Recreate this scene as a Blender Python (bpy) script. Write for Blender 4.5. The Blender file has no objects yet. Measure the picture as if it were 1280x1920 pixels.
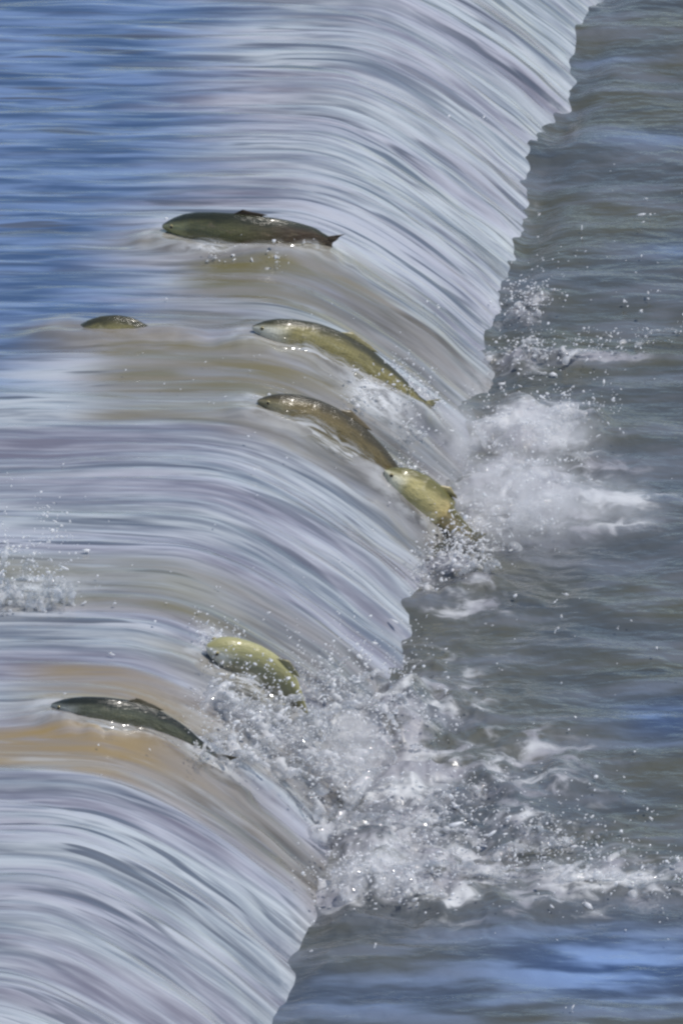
import bpy, math, random
import numpy as np
from mathutils import Vector

rng = np.random.RandomState(7)
random.seed(7)
sc = bpy.context.scene
COL = sc.collection

# ------------------------------------------------------------------ camera, sky, sun, exposure
PITCH = math.radians(22.0)
DIST = 25.0
K = 0.0012                                   # metres per photo pixel at the look-at point
TANV = 960 * K / DIST
cam_d = bpy.data.cameras.new('camera')
cam = bpy.data.objects.new('camera', cam_d)
COL.objects.link(cam)
cam.location = (0, -DIST * math.cos(PITCH), DIST * math.sin(PITCH))
cam.rotation_euler = (math.pi / 2 - PITCH, 0, 0)
cam_d.sensor_fit = 'VERTICAL'
cam_d.angle = 2 * math.atan(TANV)
cam_d.clip_start = 0.5
cam_d.clip_end = 2000
sc.camera = cam

SUN_DIR = Vector((0.40, -0.12, 0.88)).normalized()     # towards the sun
elev = math.asin(SUN_DIR.z)
w = bpy.data.worlds.new('World')
sc.world = w
w.use_nodes = True
nt = w.node_tree
bg = nt.nodes['Background']
sky = nt.nodes.new('ShaderNodeTexSky')
sky.sky_type = 'NISHITA'
sky.sun_disc = False
sky.sun_elevation = elev
sky.sun_rotation = math.atan2(SUN_DIR.x, SUN_DIR.y)
sky.altitude = 50
sky.air_density = 1.0
sky.dust_density = 0.6
sky.ozone_density = 1.5
nt.links.new(sky.outputs[0], bg.inputs[0])
bg.inputs[1].default_value = 0.12

sd = bpy.data.lights.new('sun', 'SUN')
sd.energy = 3.7
sd.angle = math.radians(0.6)
sd.color = (1.0, 0.95, 0.88)
so = bpy.data.objects.new('sun', sd)
COL.objects.link(so)
so.rotation_euler = (-SUN_DIR).to_track_quat('-Z', 'Y').to_euler()

sc.view_settings.view_transform = 'Standard'
sc.view_settings.look = 'None'
sc.view_settings.exposure = 0.0
sc.view_settings.gamma = 1.0
sc.view_settings.use_curve_mapping = False
sc.cycles.filter_width = 2.5
sc.cycles.max_bounces = 6
sc.cycles.transmission_bounces = 4
sc.cycles.transparent_max_bounces = 16
sc.cycles.volume_bounces = 4
sc.cycles.caustics_reflective = False
sc.cycles.caustics_refractive = False

# ------------------------------------------------------------------ where things stand
CP, SP = math.cos(PITCH), math.sin(PITCH)
CAMV = np.array(cam.location)
FWD = np.array((0.0, CP, -SP))
UPV = np.array((0.0, SP, CP))


def ray(px, py):
    a = (px - 640) / 960 * TANV
    b = (960 - py) / 960 * TANV
    return FWD + np.array((a, 0, 0)) + UPV * b


def on_z(px, py, z):
    d = ray(px, py)
    t = (z - CAMV[2]) / d[2]
    return CAMV + d * t


H = 0.29            # head of the weir
L = 0.46            # run of the falling sheet
_base = [(1135, -60), (1118, 0), (1085, 110), (1050, 200), (1005, 300), (985, 420), (955, 520), (925, 620), (898, 740),
         (860, 900), (838, 1000), (800, 1090), (752, 1200), (690, 1340), (625, 1520), (578, 1690), (535, 1790), (500, 1920), (480, 1990)]
_bw = sorted([(on_z(x, y, 0)[1], on_z(x, y, 0)[0]) for x, y in _base])
BY = np.array([p[0] for p in _bw])
BX = np.array([p[1] for p in _bw])
SLOPE = (BX[-1] - BX[0]) / (BY[-1] - BY[0])


def xb(y):
    y = np.asarray(y, float)
    r = np.interp(y, BY, BX)
    r = np.where(y < BY[0], BX[0] + (y - BY[0]) * SLOPE, r)
    return np.where(y > BY[-1], BX[-1] + (y - BY[-1]) * SLOPE, r)


def prof(t):
    """height of the sheet, t = 0 at the brow, 1 at the pool"""
    t = np.asarray(t, float)
    soft = 0.5 * (t + np.sqrt(t * t + 0.020))          # rounded brow, slight drawdown upstream
    return H * (1 - np.clip(soft, 0, 1.3) ** 1.5 / (0.5 * (1 + math.sqrt(1.020))) ** 1.5)


def zs(x, y):
    return prof((x - (xb(y) - L)) / L)


def on_sheet(px, py, d=0.0):
    """the point of the falling water (raised by d) that lies under a photo pixel"""
    r = ray(px, py)
    t0, t1 = (0.7 - CAMV[2]) / r[2], (-0.2 - CAMV[2]) / r[2]
    ts = np.linspace(t0, t1, 3000)
    P = CAMV + ts[:, None] * r
    f = P[:, 2] - (np.maximum(zs(P[:, 0], P[:, 1]), 0) + d)
    i = int(np.argmax(f < 0))
    return Vector(P[i])


# ------------------------------------------------------------------ noise for the meshes
TAB = rng.rand(512, 512)


def vn(u, v, seed=0):
    u = np.asarray(u, float) + seed * 17.31
    v = np.asarray(v, float) + seed * 29.77
    iu, iv = np.floor(u).astype(int), np.floor(v).astype(int)
    fu, fv = u - iu, v - iv
    fu = fu * fu * fu * (fu * (fu * 6 - 15) + 10)
    fv = fv * fv * fv * (fv * (fv * 6 - 15) + 10)
    a = TAB[iu % 512, iv % 512]
    b = TAB[(iu + 1) % 512, iv % 512]
    c = TAB[iu % 512, (iv + 1) % 512]
    d = TAB[(iu + 1) % 512, (iv + 1) % 512]
    return ((a * (1 - fu) + b * fu) * (1 - fv) + (c * (1 - fu) + d * fu) * fv) * 2 - 1


def fbm(u, v, seed=0, octv=4, g=0.5):
    r, a = 0, 1.0
    for i in range(octv):
        r = r + a * vn(u * 2 ** i, v * 2 ** i, seed + i * 3)
        a *= g
    return r


def sstep(a, b, x):
    t = np.clip((x - a) / (b - a), 0, 1)
    return t * t * (3 - 2 * t)


# ------------------------------------------------------------------ materials
def mat(name):
    m = bpy.data.materials.new(name)
    m.use_nodes = True
    return m, m.node_tree, m.node_tree.nodes['Principled BSDF']


class G:
    """small helper to write node graphs"""

    def __init__(s, t):
        s.t = t

    def n(s, kind, **kw):
        nd = s.t.nodes.new(kind)
        for k, v in kw.items():
            setattr(nd, k, v)
        return nd

    def l(s, a, b):
        s.t.links.new(a, b)

    def attr(s, name):
        return s.n('ShaderNodeAttribute', attribute_name=name)

    def noise(s, vec, sx, sy, sz=1, detail=2, rough=0.5, off=(0, 0, 0), dist=0.0):
        mp = s.n('ShaderNodeMapping')
        mp.inputs['Scale'].default_value = (sx, sy, sz)
        mp.inputs['Location'].default_value = off
        s.l(vec, mp.inputs['Vector'])
        nz = s.n('ShaderNodeTexNoise')
        nz.inputs['Scale'].default_value = 1
        nz.inputs['Detail'].default_value = detail
        nz.inputs['Roughness'].default_value = rough
        nz.inputs['Distortion'].default_value = dist
        s.l(mp.outputs[0], nz.inputs['Vector'])
        return nz.outputs['Fac']

    def rng(s, v, a, b, c=0.0, d=1.0):
        m = s.n('ShaderNodeMapRange', interpolation_type='SMOOTHSTEP')
        s.l(v, m.inputs['Value'])
        for i, x in zip((1, 2, 3, 4), (a, b, c, d)):
            m.inputs[i].default_value = x
        return m.outputs[0]

    def mix(s, f, a, b, blend='MIX'):
        m = s.n('ShaderNodeMix', data_type='RGBA', blend_type=blend)
        for v, i in ((f, 0), (a, 6), (b, 7)):
            if isinstance(v, (int, float)):
                m.inputs[i].default_value = v
            elif isinstance(v, tuple):
                m.inputs[i].default_value = v + (1,)
            else:
                s.l(v, m.inputs[i])
        return m.outputs[2]

    def math(s, op, a, b=None, clamp=False):
        m = s.n('ShaderNodeMath', operation=op, use_clamp=clamp)
        for i, v in enumerate((a, b)):
            if v is None:
                continue
            if isinstance(v, (int, float)):
                m.inputs[i].default_value = v
            else:
                s.l(v, m.inputs[i])
        return m.outputs[0]


def sheet_material():
    m, t, p = mat('flowing_water')
    g = G(t)
    fl = g.attr('flow').outputs['Vector']
    air = g.attr('air').outputs['Fac']
    silt = g.attr('silt').outputs['Fac']
    tan = g.attr('tan').outputs['Fac']
    foam = g.attr('foam').outputs['Fac']
    # streaks stretched along the stream
    wob = g.noise(fl, 1.6, 3.0, detail=2)
    sep = g.n('ShaderNodeSeparateXYZ')
    g.l(fl, sep.inputs[0])
    v2 = g.math('ADD', sep.outputs[1], g.math('MULTIPLY', g.math('SUBTRACT', wob, 0.5), 0.06))
    cmb = g.n('ShaderNodeCombineXYZ')
    g.l(sep.outputs[0], cmb.inputs[0])
    g.l(v2, cmb.inputs[1])
    st = cmb.outputs[0]
    huge = g.noise(st, 0.8, 2.2, detail=2, off=(21, 3, 1))
    broad = g.noise(st, 1.6, 6.5, detail=2)
    mid = g.noise(st, 3.0, 19, detail=3, off=(3, 1, 0), dist=0.25)
    fine = g.noise(st, 4.5, 46, detail=3, rough=0.55, off=(7, 2, 0), dist=0.2)
    hue = g.noise(st, 1.2, 6, detail=2, off=(11, 5, 3))
    fallen = g.rng(sep.outputs[0], -0.05, 0.35)
    # sky reflection painted blue upstream, water full of air on the fall
    sky_tint = g.mix(g.rng(mid, 0.35, 0.65), (0.042, 0.078, 0.158), (0.130, 0.195, 0.340))
    light = g.mix(g.rng(hue, 0.38, 0.62), (0.400, 0.432, 0.458), (0.358, 0.368, 0.420))
    dark = g.mix(g.rng(hue, 0.40, 0.6), (0.115, 0.135, 0.170), (0.140, 0.137, 0.175))
    k = g.math('ADD', g.math('MULTIPLY', broad, 0.30), g.math('ADD', g.math('MULTIPLY', mid, 0.45), g.math('MULTIPLY', fine, 0.32)))
    k = g.math('ADD', k, g.math('MULTIPLY', g.math('SUBTRACT', huge, 0.5), 0.35))
    k = g.rng(k, 0.38, 0.66)
    aer = g.mix(k, dark, light)
    col = g.mix(air, sky_tint, aer)
    gn = g.math('ADD', g.noise(st, 2.6, 27, detail=2, off=(2, 9, 4), dist=0.3), g.math('MULTIPLY', fallen, -0.05))
    gap = g.rng(gn, 0.33, 0.42, 0.85, 0.0)
    calm = g.rng(huge, 0.36, 0.56, 0.25, 1.0)
    gap = g.math('MULTIPLY', gap, calm)
    col = g.mix(gap, col, (0.060, 0.072, 0.098))
    gap2 = g.rng(g.noise(st, 5.0, 60, detail=2, off=(8, 4, 4)), 0.34, 0.44, 0.45, 0.0)
    col = g.mix(g.math('MULTIPLY', gap2, calm), col, (0.09, 0.105, 0.14))
    sl = g.mix(tan, (0.118, 0.113, 0.060), (0.250, 0.182, 0.082))
    sg = g.mix(tan, (0.185, 0.183, 0.175), (0.220, 0.180, 0.130))
    sl = g.mix(g.rng(g.noise(st, 3.5, 13, detail=4, off=(5, 5, 5), dist=0.4), 0.35, 0.68), sl, sg)
    sl = g.mix(g.rng(sep.outputs[0], 0.0, 0.36, 0.0, 0.9), sl, g.mix(g.rng(mid, 0.36, 0.62), (0.085, 0.080, 0.070), (0.210, 0.200, 0.190)))
    silt = g.math('MULTIPLY', silt, g.rng(g.noise(st, 5, 24, detail=3, off=(15, 5, 5)), 0.26, 0.48, 0.55, 1.0))
    col = g.mix(silt, col, sl)
    ff = g.math('MULTIPLY', foam, g.rng(g.noise(st, 14, 22, detail=4, rough=0.65, off=(1, 1, 8)), 0.35, 0.6))
    col = g.mix(ff, col, (0.60, 0.62, 0.64))
    g.l(col, p.inputs['Base Color'])
    rg = g.math('ADD', 0.09, g.math('MULTIPLY', ff, 0.3))
    g.l(rg, p.inputs['Roughness'])
    p.inputs['IOR'].default_value = 1.5
    bmp = g.n('ShaderNodeBump')
    bmp.inputs['Strength'].default_value = 0.6
    bmp.inputs['Distance'].default_value = 0.012
    hsum = g.math('ADD', g.math('MULTIPLY', mid, 0.7), g.math('MULTIPLY', fine, 0.35))
    hsum = g.math('MULTIPLY', hsum, g.math('SUBTRACT', 1.0, g.math('MULTIPLY', silt, 0.5)))
    g.l(hsum, bmp.inputs['Height'])
    g.l(bmp.outputs[0], p.inputs['Normal'])
    return m


def pool_material():
    m, t, p = mat('pool_water')
    g = G(t)
    tc = g.n('ShaderNodeNewGeometry').outputs['Position']
    foam = g.attr('foam').outputs['Fac']
    sky_blue = g.attr('sky_blue').outputs['Fac']
    n1 = g.noise(tc, 1.6, 2.4, 1, detail=3, off=(3, 3, 0))
    n2 = g.noise(tc, 3.5, 11, 1, detail=3, off=(9, 1, 0))
    n3 = g.noise(tc, 16, 34, 1, detail=3, off=(1, 7, 0))
    col = g.mix(g.rng(n1, 0.40, 0.62), (0.062, 0.070, 0.074), (0.074, 0.075, 0.054))
    col = g.mix(g.rng(n2, 0.46, 0.66, 0.0, 0.7), col, (0.120, 0.130, 0.150))
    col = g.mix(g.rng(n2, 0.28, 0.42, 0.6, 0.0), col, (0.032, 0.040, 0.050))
    col = g.mix(sky_blue, col, g.mix(g.rng(n2, 0.4, 0.6), (0.040, 0.070, 0.15), (0.17, 0.26, 0.46)))  # reflected sky painted into the wave colour
    lace = g.noise(tc, 15, 16, 15, detail=4, rough=0.55, off=(4, 4, 4), dist=0.6)
    th = g.math('SUBTRACT', 0.78, g.math('MULTIPLY', foam, 0.50))
    ff = g.n('ShaderNodeMapRange', interpolation_type='SMOOTHSTEP')
    g.l(lace, ff.inputs[0])
    g.l(g.math('SUBTRACT', th, 0.16), ff.inputs[1])
    g.l(g.math('ADD', th, 0.10), ff.inputs[2])
    fq = g.math('MULTIPLY', ff.outputs[0], g.rng(foam, 0.02, 0.35))
    col = g.mix(g.math('MULTIPLY', foam, 0.45, True), col, (0.22, 0.225, 0.245))
    fq = g.math('MULTIPLY', fq, 0.9)
    col = g.mix(fq, col, g.mix(g.rng(g.noise(tc, 7, 9, 7, detail=3, off=(6, 2, 2)), 0.38, 0.66), (0.27, 0.27, 0.30), (0.56, 0.57, 0.58)))
    g.l(col, p.inputs['Base Color'])
    g.l(g.math('ADD', 0.12, g.math('MULTIPLY', fq, 0.4)), p.inputs['Roughness'])
    p.inputs['IOR'].default_value = 1.45
    bmp = g.n('ShaderNodeBump')
    bmp.inputs['Strength'].default_value = 0.5
    bmp.inputs['Distance'].default_value = 0.012
    g.l(g.math('ADD', n3, g.math('MULTIPLY', lace, g.math('MULTIPLY', foam, 1.2))), bmp.inputs['Height'])
    g.l(bmp.outputs[0], p.inputs['Normal'])
    return m


def wet_mix(name, clear, c1, c2, scale):
    """thin broken water: part of the light goes straight through, part is scattered by air, the skin is glossy"""
    m, t, p = mat(name)
    g = G(t)
    tc = g.n('ShaderNodeNewGeometry').outputs['Position']
    n = g.noise(tc, scale, scale * .7, scale, detail=4, rough=0.6, dist=0.5)
    c = g.mix(g.rng(n, 0.36, 0.62), c1, c2)
    g.l(c, p.inputs['Base Color'])
    p.inputs['Roughness'].default_value = 0.06
    p.inputs['IOR'].default_value = 1.4
    tr = g.n('ShaderNodeBsdfTranslucent')
    g.l(c, tr.inputs[0])
    mx = g.n('ShaderNodeMixShader')
    mx.inputs[0].default_value = 0.5
    g.l(p.outputs[0], mx.inputs[1])
    g.l(tr.outputs[0], mx.inputs[2])
    tp = g.n('ShaderNodeBsdfTransparent')
    tp.inputs[0].default_value = (0.97, 0.975, 0.98, 1)
    m2 = g.n('ShaderNodeMixShader')
    g.l(g.rng(n, 0.40, 0.66, clear, clear * .25), m2.inputs[0])
    g.l(mx.outputs[0], m2.inputs[1])
    g.l(tp.outputs[0], m2.inputs[2])
    gl = g.n('ShaderNodeBsdfGlossy')
    gl.inputs['Roughness'].default_value = 0.05
    fr = g.n('ShaderNodeFresnel')
    fr.inputs['IOR'].default_value = 1.4
    m3 = g.n('ShaderNodeMixShader')
    bk = g.n('ShaderNodeNewGeometry').outputs['Backfacing']
    g.l(g.math('MULTIPLY', fr.outputs[0], g.math('SUBTRACT', 1.0, bk)), m3.inputs[0])
    g.l(m2.outputs[0], m3.inputs[1])
    g.l(gl.outputs[0], m3.inputs[2])
    g.l(m3.outputs[0], t.nodes['Material Output'].inputs['Surface'])
    return m


def splash_material():
    return wet_mix('splashing_water', 0.97, (0.34, 0.35, 0.37), (0.92, 0.92, 0.93), 18)


def drop_material():
    return wet_mix('water_drops', 0.05, (0.95, 0.95, 0.96), (0.97, 0.97, 0.98), 40)


def bed_material():
    m, t, p = mat('river_bed_rock')
    g = G(t)
    tc = g.n('ShaderNodeNewGeometry').outputs['Position']
    g.l(g.mix(g.noise(tc, 4, 4, 4, detail=6), (0.16, 0.12, 0.07), (0.32, 0.26, 0.16)), p.inputs['Base Color'])
    p.inputs['Roughness'].default_value = 0.8
    return m


def fish_material(name, back, flank, belly, head, rear):
    m, t, p = mat(name)
    g = G(t)
    sk = g.attr('skin').outputs['Vector']        # along, around (0 back, 1 belly)
    sep = g.n('ShaderNodeSeparateXYZ')
    g.l(sk, sep.inputs[0])
    around = g.math('ADD', sep.outputs[1], g.math('MULTIPLY', g.math('SUBTRACT', g.noise(sk, 8, 5, 1, detail=3), 0.5), 0.22))
    fl = g.mix(g.rng(sep.outputs[0], 0.35, 0.75), flank, rear)
    fl = g.mix(g.rng(g.noise(sk, 11, 7, 1, detail=5, rough=0.65, off=(3, 3, 3), dist=0.5), 0.52, 0.68, 0, 0.6), fl, belly)
    col = g.mix(g.rng(around, 0.18, 0.40), back, fl)
    col = g.mix(g.rng(around, 0.55, 0.85), col, belly)
    hd = g.math('MULTIPLY', g.rng(sep.outputs[0], 0.13, 0.24, 1, 0), g.rng(around, 0.2, 0.42))
    col = g.mix(g.math('MULTIPLY', hd, 0.85), col, head)
    # scales in staggered rows
    vo = g.n('ShaderNodeTexVoronoi')
    mp = g.n('ShaderNodeMapping')
    mp.inputs['Scale'].default_value = (62, 26, 1)
    g.l(sk, mp.inputs['Vector'])
    g.l(mp.outputs[0], vo.inputs['Vector'])
    vo.inputs['Scale'].default_value = 1
    vo.inputs['Randomness'].default_value = 0.25
    col = g.mix(g.rng(vo.outputs['Distance'], 0.3, 0.62, 0.0, 0.22), col, back)
    col = g.mix(g.rng(g.noise(sk, 16, 9, 1, detail=4), 0.52, 0.70, 0, 0.38), col, back)
    g.l(col, p.inputs['Base Color'])
    p.inputs['Roughness'].default_value = 0.22
    p.inputs['Coat Weight'].default_value = 0.2
    p.inputs['Coat Roughness'].default_value = 0.08
    b = g.n('ShaderNodeBump')
    b.inputs['Strength'].default_value = 0.6
    b.inputs['Distance'].default_value = 0.004
    g.l(g.math('ADD', g.math('MULTIPLY', vo.outputs['Distance'], 0.12), g.noise(sk, 26, 15, 1, detail=4, rough=0.6, dist=0.6)), b.inputs['Height'])
    g.l(b.outputs[0], p.inputs['Normal'])
    return m


def fin_material(name, c1, c2):
    m, t, p = mat(name)
    g = G(t)
    sk = g.attr('skin').outputs['Vector']
    g.l(g.mix(g.rng(g.noise(sk, 3, 42, 1, detail=2), 0.4, 0.6), c1, c2), p.inputs['Base Color'])
    p.inputs['Roughness'].default_value = 0.3
    return m


def plain(name, c, r=0.2):
    m, t, p = mat(name)
    p.inputs['Base Color'].default_value = c + (1,)
    p.inputs['Roughness'].default_value = r
    return m


M_SHEET, M_POOL, M_SPLASH, M_DROP, M_BED = sheet_material(), pool_material(), splash_material(), drop_material(), bed_material()


# ------------------------------------------------------------------ mesh helpers
def mesh_np(name, V, F, smooth=True):
    me = bpy.data.meshes.new(name)
    V = np.asarray(V, np.float32)
    F = np.asarray(F, np.int32)
    k = F.shape[1]
    me.vertices.add(len(V))
    me.vertices.foreach_set('co', V.ravel())
    me.loops.add(F.size)
    me.loops.foreach_set('vertex_index', F.ravel())
    me.polygons.add(len(F))
    me.polygons.foreach_set('loop_start', np.arange(0, F.size, k, dtype=np.int32))
    me.polygons.foreach_set('loop_total', np.full(len(F), k, np.int32))
    me.update(calc_edges=True)
    me.polygons.foreach_set('use_smooth', np.full(len(F), smooth))
    return me


def link(name, me, m=None, parent=None, **props):
    o = bpy.data.objects.new(name, me)
    COL.objects.link(o)
    if m and me is not None:
        me.materials.append(m)
    if parent is not None:
        o.parent = parent
        o.matrix_parent_inverse = parent.matrix_world.inverted()
    for k_, v_ in props.items():
        o[k_] = v_
    return o


def empty(name, loc, **props):
    o = bpy.data.objects.new(name, None)
    o.location = loc
    o.empty_display_size = 0.02
    COL.objects.link(o)
    for k_, v_ in props.items():
        o[k_] = v_
    bpy.context.view_layer.update()
    return o


def grid_faces(nr, nc):
    i = np.arange(nr - 1)[:, None] * nc + np.arange(nc - 1)[None, :]
    return np.stack([i, i + 1, i + nc + 1, i + nc], -1).reshape(-1, 4)


def fattr(me, name, arr):
    a = me.attributes.new(name, 'FLOAT', 'POINT')
    a.data.foreach_set('value', np.asarray(arr, np.float32).ravel())


def vattr(me, name, arr):
    a = me.attributes.new(name, 'FLOAT_VECTOR', 'POINT')
    a.data.foreach_set('vector', np.asarray(arr, np.float32).ravel())


def spread(a, b, n, far_a, far_b, nf=22):
    mid_ = np.linspace(a, b, n)
    lo = a - (np.linspace(0, 1, nf + 1)[1:][::-1] ** 3) * far_a
    hi = b + (np.linspace(0, 1, nf + 1)[1:] ** 3) * far_b
    return np.concatenate([lo, mid_, hi])


# ------------------------------------------------------------------ fish routes (photo positions on the sheet)
FISH = [
    dict(px=[(306, 424), (352, 426), (408, 433), (466, 437), (528, 438), (585, 442), (612, 452)], d=[.014, .020, .024, .025, .024, .020, .012], h=.047, tail=.45),
    dict(px=[(474, 614), (520, 622), (590, 640), (660, 672), (722, 712), (770, 744), (795, 760)], d=[.020, .022, .022, .021, .018, .014, .006], h=.043, tail=.6),
    dict(px=[(484, 752), (528, 764), (588, 786), (646, 818), (700, 858), (744, 900), (770, 930)], d=[.012, .016, .016, .014, .012, .006, -.004], h=.046, tail=.6),
    dict(px=[(722, 882), (748, 900), (782, 924), (812, 948), (840, 970), (868, 992), (886, 1006)], d=[.030, .034, .036, .036, .034, .030, .022], h=.047, tail=.5, veil=.0),
    dict(px=[(388, 1212), (420, 1220), (468, 1240), (508, 1264), (540, 1292), (562, 1320), (574, 1342)], d=[.02, .024, .026, .024, .016, .006, -.006], h=.054, tail=.5),
    dict(px=[(98, 1322), (140, 1330), (200, 1338), (265, 1350), (322, 1372), (372, 1400), (402, 1420)], d=[.012, .013, .014, .014, .014, .012, .010], h=.037, tail=.7),
    dict(px=[(130, 630), (162, 626), (198, 621), (234, 621), (268, 630), (296, 641), (314, 648)], d=[-.030, -.016, -.004, -.003, -.014, -.030, -.040], h=.038, veil=.006, froth=.08),
]
for f in FISH:
    f['w'] = [on_sheet(x, y, d + .006) for (x, y), d in zip(f['px'], f['d'])]

# ------------------------------------------------------------------ the river sheet: upstream water, brow and fall in one surface
YTOP, YBOT = on_z(0, -70, H)[1], on_z(0, 1990, 0.0)[1]
ys = spread(YBOT - .9, YTOP, 1350, 40, 40)
us = np.concatenate([-(np.linspace(0, 1, 23)[:-1][::-1] ** 3 * 40 + 1.25)[:-1], np.linspace(-1.25, 0, 170), np.linspace(0, L * 1.16, 110)[1:]])
Y, U = np.meshgrid(ys, us, indexing='ij')
XB = xb(Y)
# the edge of the fall is uneven
XB = XB + (0.016 * vn(Y * 1.7, 0 * Y + 3.3) + 0.012 * np.sign(vn(Y * 4.3, 0 * Y + 8.1)) * np.abs(vn(Y * 4.3, 0 * Y + 8.1)) ** .5 + 0.008 * vn(Y * 11, 0 * Y + 4.4) + 0.005 * vn(Y * 27, 0 * Y + 5.4) - .014) * sstep(-.3, .3, U)
X = XB - L + U
T = U / L
Z = prof(T)
# arc length
e = 1e-3
slope = (prof(T + e) - prof(T - e)) / (2 * e * L)
ds = np.sqrt(1 + slope ** 2)
S = np.where(U > 0, 0, U)
du = np.diff(U, axis=1, prepend=U[:, :1])
S = np.cumsum(ds * du, axis=1)
S = S - S[:, [int(np.argmin(np.abs(us)))]]
nx, nz = -slope / ds, 1 / ds

ROW_H = lambda r: on_z(0, r, H)[1]
SILT = [  # rows on the level water, reach in photo x at the level, strength, tan
    (472, 565, 320, 9999, .95, .15), (640, 800, 150, 9999, .85, .25), (1035, 1145, -200, 9999, .80, .15),
    (1242, 1318, 70, 9999, .95, .85), (1362, 1446, -400, 9999, 1.0, 1.0), (598, 632, 120, 330, .35, .1), (560, 640, 260, 640, .45, 0.0), (420, 470, 600, 800, .5, .35)]
silt = np.zeros_like(X)
tan = np.zeros_like(X)
wy = Y + 0.03 * vn(S * 2.5, Y * 5, 5) + 0.012 * vn(S * 6, Y * 14, 6)
for r0, r1, x0, x1, stg, tn in SILT:
    y1, y0 = ROW_H(r0), ROW_H(r1)
    sc_ = K
    m_ = sstep(y0 - .03, y0 + .05, wy) * (1 - sstep(y1 - .05, y1 + .03, wy))
    m_ = m_ * sstep((x0 - 640) * sc_ - .06, (x0 - 640) * sc_ + .12, X) * (1 - sstep((x1 - 640) * sc_ - .1, (x1 - 640) * sc_ + .1, X))
    m_ = m_ * stg * (1 - 0.25 * sstep(0.25, 0.5, U))
    tan = np.where(m_ > silt, tn, tan)
    silt = np.maximum(silt, m_)
silt = np.clip(silt * (1 + 0.35 * vn(S * 2, Y * 12, 9)), 0, 1)
# where the painted sky reflection turns to water full of air
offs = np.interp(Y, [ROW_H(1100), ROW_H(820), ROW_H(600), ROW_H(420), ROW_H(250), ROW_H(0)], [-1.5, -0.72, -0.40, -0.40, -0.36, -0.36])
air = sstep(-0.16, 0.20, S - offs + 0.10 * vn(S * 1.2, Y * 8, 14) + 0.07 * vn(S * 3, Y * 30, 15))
# ridges drawn out along the stream
yw = Y + 0.03 * vn(S * 1.6, Y * 3, 1)
h = 0.0050 * vn(S * 0.9, yw * 7, 2) + 0.0036 * vn(S * 1.5, yw * 17, 3) + 0.0016 * vn(S * 2.6, yw * 38, 4)
cre = 1 - np.abs(vn(S * 0.8, yw * 11, 21))
h -= 0.0065 * cre ** 6
ripple = 0.0040 * vn(S * 4.5, Y * 15, 7) + 0.0022 * vn(S * 9, Y * 32, 8)
h = h * (0.35 + 0.65 * np.clip(air, 0, 1)) * (1 - 0.45 * silt) + ripple * (1 - 0.8 * air)
h *= 1 + 0.5 * sstep(0.1, 0.45, U)
h += sstep(.22, .45, U) * (0.007 * vn(S * 5, yw * 8, 91) + 0.004 * vn(S * 9, yw * 19, 92))
h *= 1 - 0.65 * sstep(.36, .50, U)
# water heaped up over and round each fish
foamS = np.zeros_like(X)
for f in FISH:
    P = np.array([list(p) for p in f['w']])
    lo, hi = P.min(0) - .25, P.max(0) + .25
    sel = (X > lo[0]) & (X < hi[0]) & (Y > lo[1]) & (Y < hi[1])
    if not sel.any():
        continue
    best = np.full(sel.sum(), 9.0)
    Q = np.stack([X[sel], Y[sel]], -1)
    for a, b in zip(P[:-1], P[1:]):
        ab = (b - a)[:2]
        tt = np.clip(((Q - a[:2]) @ ab) / (ab @ ab + 1e-9), 0, 1)
        dd = Q - (a[:2] + tt[:, None] * ab)
        best = np.minimum(best, np.hypot(dd[:, 0], dd[:, 1] * 0.8))
    yl = np.interp(Q[:, 0], np.sort(P[:, 0]), P[np.argsort(P[:, 0]), 1])
    h[sel] += 0.012 * np.exp(-(best / 0.07) ** 2)
    h[sel] += f.get('veil', .012) * np.exp(-((Q[:, 1] - yl + .065) / .04) ** 2) * np.exp(-(np.maximum(best - .07, 0) / .03) ** 2) * np.clip(.65 + .7 * vn(Q[:, 0] * 16, Q[:, 1] * 9, 95) + .3 * vn(Q[:, 0] * 40, Q[:, 1] * 20, 96), 0, 1.6)
    # mud and slime stirred up on the near side of each fish
    near = np.exp(-(best / 0.11) ** 2) * np.clip(.75 - (Q[:, 1] - np.interp(Q[:, 0], np.sort(P[:, 0]), P[np.argsort(P[:, 0]), 1])) / .10, 0, 1)
    tan[sel] = np.where(near * .85 > silt[sel], .45, tan[sel])
    silt[sel] = np.maximum(silt[sel], near * .85)
    foamS[sel] = np.maximum(foamS[sel], f.get('froth', .35) * np.exp(-((best - .035) / 0.022) ** 2))
foamS += 0.45 * sstep(0.40, 0.52, U) * (0.4 + 0.6 * (vn(Y * 5, S * 2, 30) > -0.2))
SP_ON_SHEET = [(700, 750, 60, 40, .9), (450, 1400, 110, 80, .35), (520, 1330, 70, 60, .45), (380, 1425, 50, 22, .8), (60, 1100, 90, 40, .7), (400, 1195, 30, 18, .9), (400, 472, 60, 10, .9), (545, 462, 60, 10, .6), (745, 890, 30, 20, .9), (480, 746, 30, 8, .7)]
for px, py, rx, ry, s_ in SP_ON_SHEET:
    c = on_sheet(px, py)
    foamS = np.maximum(foamS, s_ * np.exp(-(((X - c.x) / (rx * K)) ** 2 + ((Y - c.y) / (ry * K / .6)) ** 2)))
X2, Z2 = X + nx * h, Z + nz * h
me = mesh_np('river_water', np.stack([X2, Y, Z2], -1).reshape(-1, 3), grid_faces(*X.shape))
vattr(me, 'flow', np.stack([S, Y, 0 * S], -1).reshape(-1, 3))
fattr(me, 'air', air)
fattr(me, 'silt', silt)
fattr(me, 'tan', tan)
fattr(me, 'foam', foamS)
link('river_water', me, M_SHEET, kind='structure')

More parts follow.
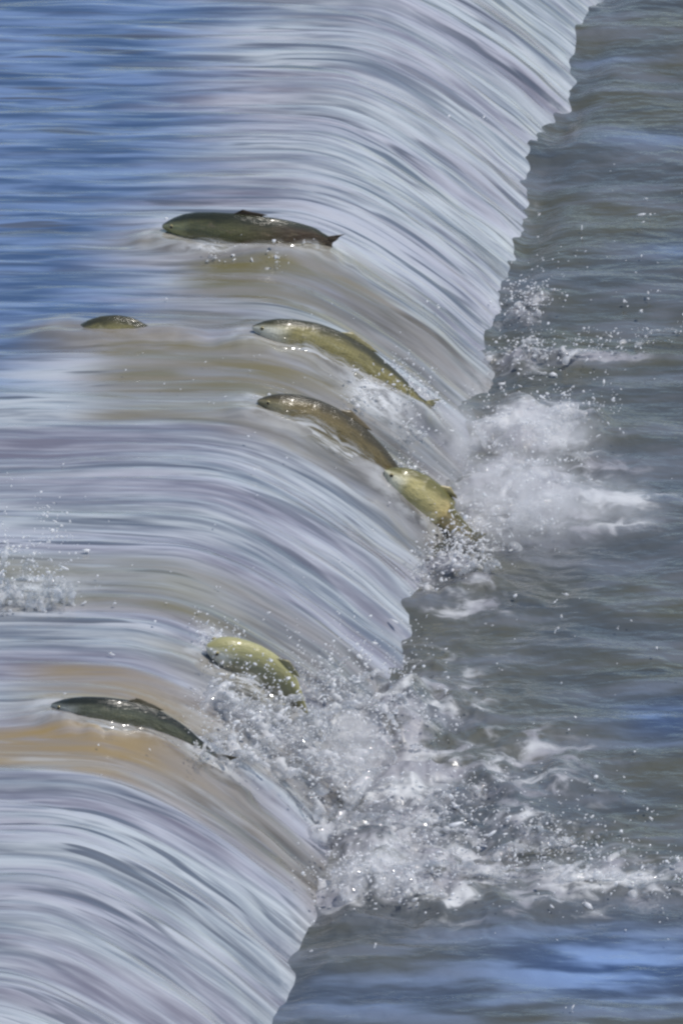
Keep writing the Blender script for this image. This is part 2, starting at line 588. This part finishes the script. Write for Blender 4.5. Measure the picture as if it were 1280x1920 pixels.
# ------------------------------------------------------------------ the pool below the fall
xs = spread(-0.45, 1.05, 420, 3, 40)
yp = spread(YBOT - .5, on_z(0, -60, 0)[1], 1000, 40, 40)
Yp, Xp = np.meshgrid(yp, xs, indexing='ij')
dx = Xp - xb(Yp)
ZONES = [(985, 575, 46, 34, .55, .018), (962, 662, 55, 22, .75, .030), (1090, 658, 120, 11, .55, .014), (1000, 800, 120, 55, .85, .038),
         (955, 920, 140, 95, .95, .045), (1180, 930, 150, 22, .60, .008), (1090, 870, 110, 50, .45, .012), (1120, 985, 160, 25, .35, .006), (830, 1062, 60, 22, .8, .022), (900, 1110, 120, 50, .40, .015),
         (700, 1330, 190, 110, .66, .045), (770, 1450, 260, 80, .66, .030), (800, 1590, 250, 100, .58, .034), (700, 1660, 110, 30, 1.0, .040),
         (1080, 1640, 190, 50, .60, .018), (680, 1250, 110, 50, .6, .02), (1010, 1400, 120, 40, .35, .01)]
foam = np.zeros_like(Xp)
hump = np.zeros_like(Xp)
rough = np.zeros_like(Xp)
for px, py, rx, ry, s_, hh in ZONES:
    c = on_z(px, py, 0.01)
    r2 = ((Xp - c[0]) / (rx * K)) ** 2 + ((Yp - c[1]) / (ry * K / SP)) ** 2
    gk = np.exp(-r2 * 0.9)
    foam = np.maximum(foam, s_ * gk)
    rough = np.maximum(rough, gk * min(1, hh / .03))
    hump = np.maximum(hump, hh * gk)
foam = np.clip(foam * (1 + 0.5 * fbm(Xp * 6, Yp * 4, 40, 3)), 0, 1)
xw, yw2 = Xp + 0.05 * vn(Xp * 3, Yp * 3, 47), Yp + 0.05 * vn(Xp * 3, Yp * 3, 48)
hz = 0.0075 * vn(xw * 1.6 + .3 * Yp, yw2 * 3.6, 50) + 0.0065 * vn(xw * 3.4, yw2 * 7.5, 51) + 0.0050 * vn(xw * 6, yw2 * 12, 52) + 0.0024 * vn(xw * 14, yw2 * 23, 53) + 0.0009 * vn(xw * 30, yw2 * 44, 54)
hz = hz - 0.022 * np.exp(-((dx - .02) / .05) ** 2) * (0.6 + 0.6 * vn(Yp * 3, 0 * Yp, 49))
bigw = sstep(ROW_H(1900) + 1.0, ROW_H(1900) - 0.1, Yp)
hz = hz * (1 + 0.3 * bigw) + bigw * 0.014 * vn(Xp * 2.2 + Yp * .8, Yp * 3.4, 58)
boil = fbm(Xp * 9, Yp * 5.5, 60, 4, 0.55)
spike = (1 - np.abs(fbm(Xp * 7, Yp * 5, 66, 3, .5))) ** 3
hz = hz + hump * (0.55 + 0.55 * boil + 0.35 * spike) + 0.010 * rough * boil
hz = hz + 0.004 * np.exp(-(np.maximum(dx, 0) / .1) ** 2) * fbm(Xp * 14, Yp * 9, 70, 3)
fo_edge = 0.18 * np.exp(-(dx / .03) ** 2) * (vn(Yp * 4, 0 * Yp, 77) > 0.1)
foam = np.maximum(foam, fo_edge)
sky_blue = np.zeros_like(Xp)  # patches where reflected sky is painted onto the pool
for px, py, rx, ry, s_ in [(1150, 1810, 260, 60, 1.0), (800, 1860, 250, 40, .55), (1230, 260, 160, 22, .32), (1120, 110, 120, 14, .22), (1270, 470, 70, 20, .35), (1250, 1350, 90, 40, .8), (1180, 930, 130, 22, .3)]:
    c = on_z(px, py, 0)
    sky_blue = np.maximum(sky_blue, s_ * np.exp(-((Xp - c[0]) / (rx * K)) ** 2 - ((Yp - c[1]) / (ry * K / SP)) ** 2))
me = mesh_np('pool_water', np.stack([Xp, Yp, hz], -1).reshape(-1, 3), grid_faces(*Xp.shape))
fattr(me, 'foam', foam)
fattr(me, 'sky_blue', sky_blue)
link('pool_water', me, M_POOL, kind='structure')


def pool_z(x, y):
    i = int(np.clip(np.searchsorted(yp, y), 0, len(yp) - 1))
    j = int(np.clip(np.searchsorted(xs, x), 0, len(xs) - 1))
    return float(hz[i, j])


def on_pool(px, py, d=0.0):
    p_ = on_z(px, py, d)
    for _ in range(4):
        p_ = on_z(px, py, pool_z(p_[0], p_[1]) + d)
    return Vector(p_)


# ------------------------------------------------------------------ rock bed and weir body under the water
ysb = spread(-5, 6, 30, 300, 300, 8)
ub = np.concatenate([[-300, -60, -10], np.linspace(-2, -.05, 10), np.linspace(0, L * .92, 14), [L * 1.2, 2, 10, 60, 300]])
Yb, Ub = np.meshgrid(ysb, ub, indexing='ij')
Xbed = xb(Yb) - L + Ub - .03
Zbed = np.where(Ub < L * .93, prof(np.clip(Ub / L, -9, .95)) - .09, -.45) + .01 * fbm(Ub * 2, Yb * 2, 80, 3)
link('river_bed', mesh_np('river_bed', np.stack([Xbed, Yb, Zbed], -1).reshape(-1, 3), grid_faces(*Yb.shape)), M_BED, kind='structure')


# ------------------------------------------------------------------ fish
def catmull(P, n):
    P = [Vector(p) for p in P]
    P = [P[0] * 2 - P[1]] + P + [P[-1] * 2 - P[-2]]
    segs = len(P) - 3
    out = []
    for i in range(n):
        t = i / (n - 1) * segs
        k_ = min(int(t), segs - 1)
        t -= k_
        a, b, c, d = P[k_:k_ + 4]
        out.append(0.5 * ((2 * b) + (c - a) * t + (2 * a - 5 * b + 4 * c - d) * t * t + (3 * b - 3 * c + d - a) * t ** 3))
    return out


def frames(C, roll=0.0):
    T_, U_, W_ = [], [], []
    n = len(C)
    for i in range(n):
        t = (C[min(i + 1, n - 1)] - C[max(i - 1, 0)]).normalized()
        up = Vector((0, math.sin(roll), math.cos(roll)))
        side = t.cross(up).normalized()
        T_.append(t)
        W_.append(side)
        U_.append(side.cross(t).normalized())
    return T_, U_, W_


HP = [(0, .10), (.03, .26), (.08, .46), (.15, .68), (.22, .84), (.32, .97), (.42, 1.0), (.55, .92), (.68, .72), (.80, .48), (.90, .30), (1.0, .27)]
WP = [(0, .12), (.03, .24), (.08, .40), (.15, .54), (.22, .60), (.32, .62), (.42, .60), (.55, .52), (.68, .38), (.80, .22), (.90, .12), (1.0, .06)]


def loft_fin(name, root, tips, m, parent, thick=.0016, wave=0.0):
    """a fin drawn between a root line and a tip line, with real thickness"""
    n, r_ = len(root), 6
    V, F, A = [], [], []
    for s_ in (-1, 1):
        for i in range(n):
            d = (tips[i] - root[i])
            nb = root[min(i + 1, n - 1)] - root[max(i - 1, 0)]
            nn = d.cross(nb)
            nn = nn.normalized() if nn.length > 1e-9 else Vector((0, 1, 0))
            for j in range(r_):
                q = j / (r_ - 1)
                p_ = root[i] + d * q + nn * (s_ * thick * (1 - .75 * q) + wave * math.sin(i * 1.3 + q * 2) * q)
                V.append(tuple(p_))
                A.append((q, i / n, 0))
    o_ = n * r_
    for i in range(n - 1):
        for j in range(r_ - 1):
            a = i * r_ + j
            F.append((a, a + 1, a + r_ + 1, a + r_))
            F.append((o_ + a, o_ + a + r_, o_ + a + r_ + 1, o_ + a + 1))
    for i in range(n - 1):
        a = i * r_ + r_ - 1
        F.append((a, o_ + a, o_ + a + r_, a + r_))
    for j in range(r_ - 1):
        F.append((j, o_ + j, o_ + j + 1, j + 1))
        a = (n - 1) * r_ + j
        F.append((a, a + 1, o_ + a + 1, o_ + a))
    me_ = mesh_np(name, V, F)
    vattr(me_, 'skin', A)
    return link(name, me_, m, parent)


def ball(name, c, r, m, parent, squash=None):
    import bmesh
    bm = bmesh.new()
    bmesh.ops.create_icosphere(bm, subdivisions=2, radius=r)
    for v in bm.verts:
        if squash is not None:
            ax, kf = squash
            v.co -= ax * (v.co.dot(ax) * (1 - kf))
        v.co += c
    me_ = bpy.data.meshes.new(name)
    bm.to_mesh(me_)
    bm.free()
    for p_ in me_.polygons:
        p_.use_smooth = True
    return link(name, me_, m, parent)


M_PUPIL = plain('fish_pupil', (0.01, 0.01, 0.012), 0.08)
M_IRIS = plain('fish_iris', (0.30, 0.26, 0.13), 0.15)


def make_fish(spec, label, colors, roll=0.0, fins=True, group='fish leaping up the weir'):
    bm_, fm_ = colors
    C = catmull(spec['w'], 64)
    T_, U_, W_ = frames(C, roll)
    hh = spec['h']
    n, mseg = 64, 24
    e_ = empty('fish', C[32], label=label, category='fish', group=group)
    V, F, A = [], [], []
    for i in range(n):
        t = i / (n - 1)
        hi = np.interp(t, *zip(*HP)) * hh
        wi = np.interp(t, *zip(*WP)) * hh
        gill = 1 + 0.05 * math.exp(-((t - .205) / .012) ** 2) - 0.05 * math.exp(-((t - .228) / .010) ** 2)
        for j in range(mseg):
            a = 2 * math.pi * j / mseg
            cu, sw = math.cos(a), math.sin(a)
            up_ = hi * (cu if cu > 0 else cu * 1.06)
            # back keeled, belly rounder
            ww = wi * sw * (1 - 0.18 * max(cu, 0) ** 2) * gill
            mouth = 0
            if t < .06 and abs(cu + .35) < .16:
                ww *= .72
            V.append(tuple(C[i] + U_[i] * up_ + W_[i] * ww + T_[i] * mouth))
            A.append((t, abs(a if a <= math.pi else 2 * math.pi - a) / math.pi, 0))
    for i in range(n - 1):
        for j in range(mseg):
            k_ = (j + 1) % mseg
            F.append((i * mseg + j, i * mseg + k_, (i + 1) * mseg + k_, (i + 1) * mseg + j))
    # close both ends
    V += [tuple(C[0] - T_[0] * hh * .06), tuple(C[-1])]
    A += [(0, .5, 0), (1, .5, 0)]
    i0 = n * mseg
    for j in range(mseg):
        k_ = (j + 1) % mseg
        F.append((i0, k_, j, j))
        F.append((i0 + 1, (n - 1) * mseg + j, (n - 1) * mseg + k_, (n - 1) * mseg + k_))
    quads = [f_ for f_ in F if len(set(f_)) == 4]
    tris = [tuple(dict.fromkeys(f_)) for f_ in F if len(set(f_)) == 3]
    me_ = bpy.data.meshes.new('body')
    me_.from_pydata(V, [], quads + tris)
    me_.polygons.foreach_set('use_smooth', np.full(len(me_.polygons), True))
    vattr(me_, 'skin', A)
    body = link('body', me_, bm_, e_)

    def edge(t, sgn):
        i = min(int(t * (n - 1)), n - 1)
        return C[i] + U_[i] * (np.interp(t, *zip(*HP)) * hh * .92 * sgn), T_[i], U_[i], W_[i]
    if fins:
        root, tips = [], []
        for q in range(9):                                     # dorsal fin
            p_, t_, u_, w_ = edge(.40 + .15 * q / 8, 1)
            root.append(p_)
            tips.append(p_ + u_ * hh * (.34 - .22 * q / 8) * (0.5 if q == 0 else 1) + t_ * hh * .55)
        loft_fin('dorsal_fin', root, tips, fm_, e_)
        root, tips = [], []
        for q in range(8):                                     # anal fin
            p_, t_, u_, w_ = edge(.66 + .13 * q / 7, -1)
            root.append(p_)
            tips.append(p_ - u_ * hh * (.48 - .28 * q / 7) + t_ * hh * .25)
        loft_fin('anal_fin', root, tips, fm_, e_)
        root, tips = [], []
        for q in range(15):                                    # forked tail
            a = -1 + 2 * q / 14
            p_ = C[-1] + U_[-1] * (a * hh * .24) - T_[-1] * hh * .05
            root.append(p_)
            tips.append(p_ + (T_[-1] * hh * (.95 + .85 * abs(a) ** 1.3) + U_[-1] * (a * hh * .95)) * spec.get('tail', 1))
        loft_fin('tail_fin', root, tips, fm_, e_, wave=.002)
        for s_ in (-1, 1):                                     # paired fins
            for t0, ln, nm in ((.235, .80, 'pectoral_fin'), (.47, .60, 'pelvic_fin')):
                root, tips = [], []
                for q in range(6):
                    i = int((t0 + .03 * q / 5) * (n - 1))
                    wi = np.interp(t0, *zip(*WP)) * hh
                    hi = np.interp(t0, *zip(*HP)) * hh
                    p_ = C[i] + W_[i] * (s_ * wi * .72) - U_[i] * hi * (.62 + .05 * q)
                    root.append(p_)
                    tips.append(p_ + T_[i] * hh * ln * (1 - .09 * q) + W_[i] * s_ * hh * .30 - U_[i] * hh * (.10 + .11 * q))
                loft_fin(nm, root, tips, fm_, e_)
    i = int(.085 * (n - 1))
    for s_ in (-1, 1):
        wi = np.interp(.085, *zip(*WP)) * hh
        hi = np.interp(.085, *zip(*HP)) * hh
        c = C[i] + W_[i] * (s_ * wi * .86) + U_[i] * hi * .22
        ey = ball('eye', c, hh * .125, M_IRIS, e_, (W_[i], .6))
        ball('pupil', c + W_[i] * s_ * hh * .045, hh * .078, M_PUPIL, ey, (W_[i], .6))
    return e_


def cols(nm, back, flank, belly, head, f1, f2, rear=None):
    return fish_material('fish_skin_' + nm, back, flank, belly, head, rear or flank), fin_material('fish_fin_' + nm, f1, f2)


dark = cols('dark', (.026, .028, .014), (.130, .125, .050), (.26, .20, .13), (.36, .35, .17), (.03, .022, .014), (.06, .04, .025), (.070, .045, .028))
gold = cols('gold', (.045, .043, .022), (.27, .235, .095), (.48, .44, .27), (.70, .69, .60), (.16, .14, .06), (.30, .27, .15))
brown = cols('brown', (.05, .042, .022), (.17, .13, .055), (.30, .24, .12), (.22, .20, .12), (.08, .065, .035), (.14, .11, .06))
yellow = cols('yellow', (.13, .12, .04), (.52, .45, .20), (.80, .71, .45), (.78, .76, .60), (.26, .22, .10), (.42, .36, .20), (.72, .56, .27))
pale = cols('pale', (.34, .32, .15), (.33, .32, .21), (.52, .50, .40), (.84, .83, .75), (.22, .20, .10), (.34, .31, .18))
grey = cols('grey', (.022, .024, .016), (.11, .115, .075), (.28, .27, .18), (.42, .43, .40), (.05, .045, .03), (.12, .10, .06))

make_fish(FISH[0], 'dark olive fish with brown tail lying level on the brow, topmost of the fish', dark)
make_fish(FISH[1], 'pale headed olive gold fish arched down the fall, just above the brown fish', gold, roll=.15)
make_fish(FISH[2], 'brown olive fish half buried in the fall, right behind the bright yellow fish', brown, roll=.2)
make_fish(FISH[3], 'bright yellow olive fish plunging tail first into white foam at the pool edge', yellow, roll=.05)
make_fish(FISH[4], 'yellow backed fish curled over above the biggest splash', pale, roll=-.5)
make_fish(FISH[5], 'slim grey fish with dark back and thin tail above the tan band of water', grey)
make_fish(FISH[6], 'small olive fish back barely breaking the level water upstream', gold, fins=False)


# ------------------------------------------------------------------ thin water sliding over the near flanks
def film_material():
    m, t, p = mat('thin_water_film')
    g = G(t)
    sk = g.attr('skin').outputs['Vector']
    sep = g.n('ShaderNodeSeparateXYZ')
    g.l(sk, sep.inputs[0])
    n = g.noise(sk, 7, 9, 1, detail=4, rough=0.6, dist=0.8)
    g.l(g.mix(g.rng(n, 0.38, 0.62), (0.20, 0.19, 0.14), (0.42, 0.43, 0.44)), p.inputs['Base Color'])
    p.inputs['Roughness'].default_value = 0.08
    p.inputs['IOR'].default_value = 1.4
    tp = g.n('ShaderNodeBsdfTransparent')
    mx = g.n('ShaderNodeMixShader')
    ends = g.math('MULTIPLY', g.rng(sep.outputs[0], 0.0, 0.14), g.rng(sep.outputs[0], 0.82, 1.0, 1, 0))
    body_ = g.math('MULTIPLY', g.rng(sep.outputs[1], 0.0, 0.38), g.rng(sep.outputs[1], 0.62, 1.0, 1, 0))
    g.l(g.math('MULTIPLY', g.math('MULTIPLY', ends, body_), g.rng(n, 0.30, 0.64, 0.25, 0.95)), mx.inputs[0])
    g.l(tp.outputs[0], mx.inputs[1])
    g.l(p.outputs[0], mx.inputs[2])
    g.l(mx.outputs[0], t.nodes['Material Output'].inputs['Surface'])
    return m


M_FILM = film_material()


def film(spec, label, t0, t1, a0, roll=0.0, out=.075):
    C = catmull(spec['w'], 64)
    T_, U_, W_ = frames(C, roll)
    hh = spec['h']
    ni, nj = 60, 12
    V, A = [], []
    for i in range(ni):
        t = t0 + (t1 - t0) * i / (ni - 1)
        k_ = min(int(t * 63), 63)
        hi, wi = np.interp(t, *zip(*HP)) * hh, np.interp(t, *zip(*WP)) * hh
        a = math.radians(a0 + 16 * float(vn(t * 9, spec['h'] * 100, 31)) + 8 * float(vn(t * 27, 3.0, 33)))
        top = C[k_] + U_[k_] * (hi * math.cos(a)) + W_[k_] * (wi * math.sin(a) + .002)
        foot = Vector((top.x + .012, top.y - out, 0))
        foot.z = float(max(zs(foot.x, foot.y), 0)) + .006
        for j in range(nj):
            q = j / (nj - 1)
            p_ = top.lerp(foot, q)
            p_.z -= .010 * math.sin(math.pi * q) * (1 if q > .3 else q / .3)
            p_ += W_[k_] * (.006 * math.exp(-((q - .15) / .12) ** 2)) + Vector((0, 0, .0025 * float(vn(t * 22, q * 5, 35))))
            V.append(tuple(p_))
            A.append((i / (ni - 1), q, 0))
    me_ = mesh_np('water_film', V, grid_faces(ni, nj))
    vattr(me_, 'skin', A)
    return link('water_film', me_, M_FILM, label=label, category='water', group='thin water sliding over fish')


film(FISH[0], 'thin murky water lapping the belly of the dark olive top fish', .08, .98, 100)
film(FISH[1], 'thin murky water sliding over the near flank of the pale headed fish', .12, 1.0, 88, .15)
film(FISH[2], 'thin murky water sliding over the near flank of the brown fish', .06, 1.0, 78, .2)
film(FISH[4], 'thin grey water running over the belly of the yellow backed fish', .10, 1.0, 74, -.5)
film(FISH[5], 'thin tan water lapping the near flank of the slim grey fish', .10, 1.0, 84)

# ------------------------------------------------------------------ splashes
def metamesh(name, els, res=.0045):
    mb = bpy.data.metaballs.new(name)
    mb.resolution = res
    mb.render_resolution = res
    mb.threshold = 0.25
    o = bpy.data.objects.new('mb_' + name + str(random.random()), mb)
    COL.objects.link(o)
    for c, r in els:
        el = mb.elements.new()
        el.co = c
        el.radius = r * 1.55
        el.stiffness = 2.0
    bpy.context.view_layer.update()
    dg = bpy.context.evaluated_depsgraph_get()
    me_ = bpy.data.meshes.new_from_object(o.evaluated_get(dg))
    bpy.data.objects.remove(o)
    bpy.data.metaballs.remove(mb)
    for p_ in me_.polygons:
        p_.use_smooth = True
    me_.name = name
    return me_


OCT_V = np.array([(1, 0, 0), (-1, 0, 0), (0, 1, 0), (0, -1, 0), (0, 0, 1), (0, 0, -1)], float)
_phi = (1 + 5 ** .5) / 2
ICO_V = np.array([(-1, _phi, 0), (1, _phi, 0), (-1, -_phi, 0), (1, -_phi, 0), (0, -1, _phi), (0, 1, _phi), (0, -1, -_phi), (0, 1, -_phi), (_phi, 0, -1), (_phi, 0, 1), (-_phi, 0, -1), (-_phi, 0, 1)])
ICO_V /= np.linalg.norm(ICO_V[0])
ICO_F = np.array([(0, 11, 5), (0, 5, 1), (0, 1, 7), (0, 7, 10), (0, 10, 11), (1, 5, 9), (5, 11, 4), (11, 10, 2), (10, 7, 6), (7, 1, 8), (3, 9, 4), (3, 4, 2), (3, 2, 6), (3, 6, 8), (3, 8, 9), (4, 9, 5), (2, 4, 11), (6, 2, 10), (8, 6, 7), (9, 8, 1)])


def drops_mesh(name, P, R):
    P, R = np.asarray(P, float), np.asarray(R, float)
    ax = rng.randn(len(P), 3) * (.6, .6, .5) + (.5, 0, .25)
    ax /= np.linalg.norm(ax, axis=1, keepdims=True)
    st_ = (rng.rand(len(P)) ** 2.2 * 2.4)[:, None, None]
    B = ICO_V[None] * R[:, None, None] * (1 + .25 * rng.randn(len(P), 12, 1)) / (1 + .35 * st_)
    B = B + st_ * ax[:, None, :] * (B * ax[:, None, :]).sum(-1, keepdims=True) * 1.5
    V = P[:, None, :] + B
    F = ICO_F[None] + (np.arange(len(P)) * 12)[:, None, None]
    return mesh_np(name, V.reshape(-1, 3), F.reshape(-1, 3))


def splash(label, origins, n_tongue, reach, up, size, n_drop, spreadr, lean=(0.5, 0, 0), res=.0045, seed=0):
    r = random.Random(seed)
    c0 = origins[len(origins) // 2]
    e_ = empty('splash', c0, label=label, category='splash', group='splashes where fish fight the fall')
    els = []
    dP, dR = [], []
    for k_ in range(n_tongue):
        o = origins[r.randrange(len(origins))] + Vector((r.gauss(0, .02), r.gauss(0, .04), r.uniform(-.01, .006)))
        az = r.uniform(0, 2 * math.pi)
        v = Vector((math.cos(az) * reach * r.uniform(.2, 1), math.sin(az) * reach * r.uniform(.2, 1), up * r.uniform(.25, 1))) + Vector(lean) * reach
        s0 = size * r.uniform(.35, 1)
        m_ = r.randint(7, 15)
        for q in range(m_):
            t = q / 14
            p_ = o + v * t * 2 + Vector((0, 0, -up * 1.6 * t * t))
            p_ += Vector((r.gauss(0, 1), r.gauss(0, 1), r.gauss(0, 1))) * size * .10
            rr = s0 * (1 - .75 * q / m_) * r.uniform(.6, 1.1)
            els.append((p_ - c0, max(rr * 1.15, .0026)))
        tip = o + v * (m_ / 14) * 2
        for q in range(6):
            dP.append(tip + Vector((r.gauss(0, .012), r.gauss(0, .02), r.gauss(0, .012))))
            dR.append(.0010 * math.exp(abs(r.gauss(0, .6))))
    sheet = metamesh('water_tongues', els, res)
    sh = link('water_tongues', sheet, M_SPLASH, e_, kind='stuff')
    sh.matrix_parent_inverse.identity()
    for k_ in range(n_drop):
        o = origins[r.randrange(len(origins))]
        dP.append(o + Vector((r.gauss(0, spreadr) + lean[0] * spreadr * .5, r.gauss(0, spreadr * 1.4), abs(r.gauss(0, up * .8)))))
        dR.append(min(.0034, .00085 * math.exp(abs(r.gauss(0, .70))) * 1.2))
    link('spray', drops_mesh('spray', [tuple(p_) for p_ in dP], dR), M_DROP, e_, kind='stuff')
    return e_


OS, OP = on_sheet, on_pool


def mist_material(name, dens):
    m = bpy.data.materials.new(name)
    m.use_nodes = True
    t = m.node_tree
    t.nodes.remove(t.nodes['Principled BSDF'])
    g = G(t)
    v = g.n('ShaderNodeVolumePrincipled')
    v.inputs['Color'].default_value = (0.99, 0.99, 1.0, 1)
    v.inputs['Anisotropy'].default_value = 0.2
    tc = g.n('ShaderNodeTexCoord')
    n = g.noise(tc.outputs['Object'], 16, 18, 26, detail=5, rough=0.58, dist=0.5)
    vl = g.n('ShaderNodeVectorMath', operation='LENGTH')
    sp = g.n('ShaderNodeMapping')
    sp.inputs['Location'].default_value = (-1, -1, -1)
    sp.inputs['Scale'].default_value = (2, 2, 2)
    g.l(tc.outputs['Generated'], sp.inputs['Vector'])
    g.l(sp.outputs[0], vl.inputs[0])
    fall = g.rng(vl.outputs['Value'], 0.35, 1.0, 1, 0)
    g.l(g.math('MULTIPLY', g.math('MULTIPLY', fall, g.rng(n, 0.34, 0.66)), dens), v.inputs['Density'])
    g.l(v.outputs[0], t.nodes['Material Output'].inputs['Volume'])
    return m


M_MIST = mist_material('fine_mist', 12.0)


def mist(parent, c, rad):
    import bmesh
    bm = bmesh.new()
    bmesh.ops.create_icosphere(bm, subdivisions=3, radius=1)
    for v in bm.verts:
        v.co = Vector((v.co.x * rad[0], v.co.y * rad[1], v.co.z * rad[2]))
    me_ = bpy.data.meshes.new('mist')
    bm.to_mesh(me_)
    bm.free()
    o = link('mist', me_, M_MIST, parent, kind='stuff')
    o.matrix_parent_inverse.identity()
    o.location = c - parent.location
    return o


_b = splash('largest frothing splash at the foot of the fall under the yellow backed fish',
       [OP(600, 1330), OP(650, 1360), OP(600, 1420), OP(640, 1480), OP(720, 1330), OP(690, 1420), OP(640, 1560), OP(760, 1380), OS(560, 1360), OS(545, 1420), OS(570, 1480), OS(590, 1560), OS(590, 1300)], 150, .08, .085, .017, 520, .07, seed=1)
mist(_b, OP(660, 1400, .03), (.11, .22, .06))
splash('crown of clear water thrown up over the tail of the slim grey fish',
       [OS(400, 1330), OS(440, 1360), OS(480, 1400), OS(430, 1430), OS(500, 1340), OS(520, 1450), OS(380, 1415)], 90, .06, .075, .016, 190, .04, seed=2)
_b = splash('ragged white heap of foam in front of the darkest strip of pool',
       [OP(660, 1650), OP(720, 1650), OP(760, 1660), OP(640, 1660)], 30, .06, .04, .018, 420, .05, seed=3)
mist(_b, OP(710, 1645, .02), (.13, .14, .06))
splash('wide bed of choppy foam right of the largest splash',
       [OP(800, 1500), OP(860, 1540), OP(760, 1560), OP(900, 1490), OP(950, 1600), OP(840, 1620), OP(1050, 1640), OP(1180, 1650), OP(1000, 1560)], 90, .09, .03, .012, 420, .10, seed=4)
_b = splash('soft white burst of spray beside the tail of the bright yellow fish',
       [OP(920, 960), OP(950, 900), OP(900, 880), OP(980, 960), OP(930, 820), OP(1000, 800), OP(1040, 790), OP(960, 1000)], 44, .08, .06, .015, 600, .07, seed=5)
mist(_b, OP(970, 935, .03), (.20, .30, .08))
mist(_b, OP(1010, 815, .02), (.19, .20, .06))
mist(_b, OP(1100, 950, .01), (.24, .22, .035))
mist(_b, OS(850, 820, .02), (.10, .24, .06))
splash('small sparkling splash at the foot of the fall under the bright yellow fish tail',
       [OP(815, 1060), OP(840, 1060), OP(870, 1065), OP(790, 1100), OS(838, 1012, .01), OS(858, 1024, .01), OP(885, 1030), OP(870, 1045), OP(850, 1035)], 60, .03, .045, .010, 420, .03, seed=6)
splash('splash between the tail of the pale headed fish and the brown fish',
       [OS(660, 745), OS(690, 755), OS(740, 750), OS(750, 790), OS(770, 830)], 22, .03, .035, .008, 90, .03, seed=7)
splash('small burst of drops in dark water right of the silvery fall',
       [OP(985, 585), OP(1000, 570), OP(970, 590)], 16, .03, .05, .007, 120, .03, seed=8)
splash('glassy splash cut by the left edge of the picture',
       [OS(5, 1120), OS(30, 1130), OS(-20, 1100), OS(90, 1130), OS(110, 1135)], 60, .03, .13, .013, 70, .03, lean=(-.3, 0, 0), seed=9)
splash('white froth round the head of the yellow backed fish',
       [OS(398, 1210), OS(410, 1225), OS(430, 1215), OS(395, 1240)], 20, .02, .03, .007, 60, .015, lean=(-.3, 0, 0), seed=10)
splash('white broken water over the tail of the pale headed fish',
       [OS(735, 702, .01), OS(760, 722, .01), OS(785, 742, .008), OS(805, 760, .005)], 16, .015, .02, .006, 90, .014, seed=14)
splash('line of froth along the belly of the dark olive fish',
       [OS(380, 474), OS(410, 476), OS(430, 474), OS(500, 470), OS(550, 466)], 14, .02, .012, .006, 30, .012, seed=11)
splash('bright froth on the head of the bright yellow fish',
       [OS(738, 890), OS(748, 900), OS(755, 885)], 12, .015, .025, .008, 30, .014, seed=12)
splash('low wave of foam running out from the silvery fall',
       [OP(950, 655), OP(975, 660), OP(990, 668), OP(1060, 662), OP(1120, 656), OP(1190, 650)], 26, .04, .02, .009, 140, .03, seed=13)

# loose drops flying over the whole fall and pool
P, R = [], []
rr = random.Random(99)
named = [(505, 741, 8), (514, 748, 7), (478, 744, 5), (600, 797, 6), (585, 775, 5), (670, 762, 9), (312, 410, 6), (320, 414, 5), (500, 1240, 6), (455, 1300, 7), (740, 1165, 9), (672, 1232, 8), (700, 1265, 7), (660, 1270, 8), (840, 218, 7), (906, 220, 5), (1010, 403, 4), (1203, 402, 8), (1218, 402, 5), (1210, 372, 4), (1170, 565, 7), (1200, 583, 8), (1214, 548, 7), (1232, 546, 5), (1090, 428, 6),
         (940, 720, 8), (995, 710, 5), (1058, 740, 6), (1134, 698, 4), (1200, 652, 6), (800, 565, 6), (822, 576, 5), (1060, 1115, 6), (1052, 1156, 6), (965, 1118, 9), (1157, 1178, 4), (1230, 1215, 6),
         (291, 1165, 5), (209, 1226, 6), (372, 1147, 5), (215, 1131, 4), (158, 1130, 5), (162, 1033, 9), (1100, 1697, 12), (848, 1677, 7), (776, 1687, 7), (703, 1772, 6), (588, 1728, 5), (584, 1783, 5),
         (1072, 1890, 6), (1269, 1609, 8), (1154, 1657, 7), (951, 1536, 9), (1110, 1531, 5), (1213, 1516, 5), (1168, 1484, 5), (1195, 1520, 4), (280, 611, 8), (252, 632, 6), (1034, 1700, 7), (1045, 1178, 5)]
for px, py, s_ in named:
    d = rr.uniform(.006, .03)
    onp = on_z(px, py, 0)[0] > xb(on_z(px, py, 0)[1]) + .01
    p_ = OP(px, py, d) if onp else OS(px, py, max(d * .4, .006))
    for q in range(rr.randint(1, 3)):
        P.append(tuple(p_ + Vector((rr.gauss(0, .004), rr.gauss(0, .006), rr.gauss(0, .003))) * (q > 0)))
        R.append(s_ * K * .52 * (1 if q == 0 else rr.uniform(.25, .6)))
for k_ in range(420):
    if rr.random() < .75:
        y_ = rr.uniform(300, 1720)
        x_ = rr.gauss(900, 200)
        if on_z(x_, y_, 0)[0] < xb(on_z(x_, y_, 0)[1]) + .02 or x_ > 1300:
            continue
        P.append(tuple(OP(x_, y_, rr.uniform(.002, .05))))
    else:
        P.append(tuple(OS(rr.uniform(100, 800), rr.uniform(560, 1480), rr.uniform(.004, .02))))
    R.append(min(.0026, .0010 * math.exp(abs(rr.gauss(0, .6)))))
link('loose_spray', drops_mesh('loose_spray', P, R), M_DROP, kind='stuff', label='scattered bright drops flying over the fall and the pool', category='spray')
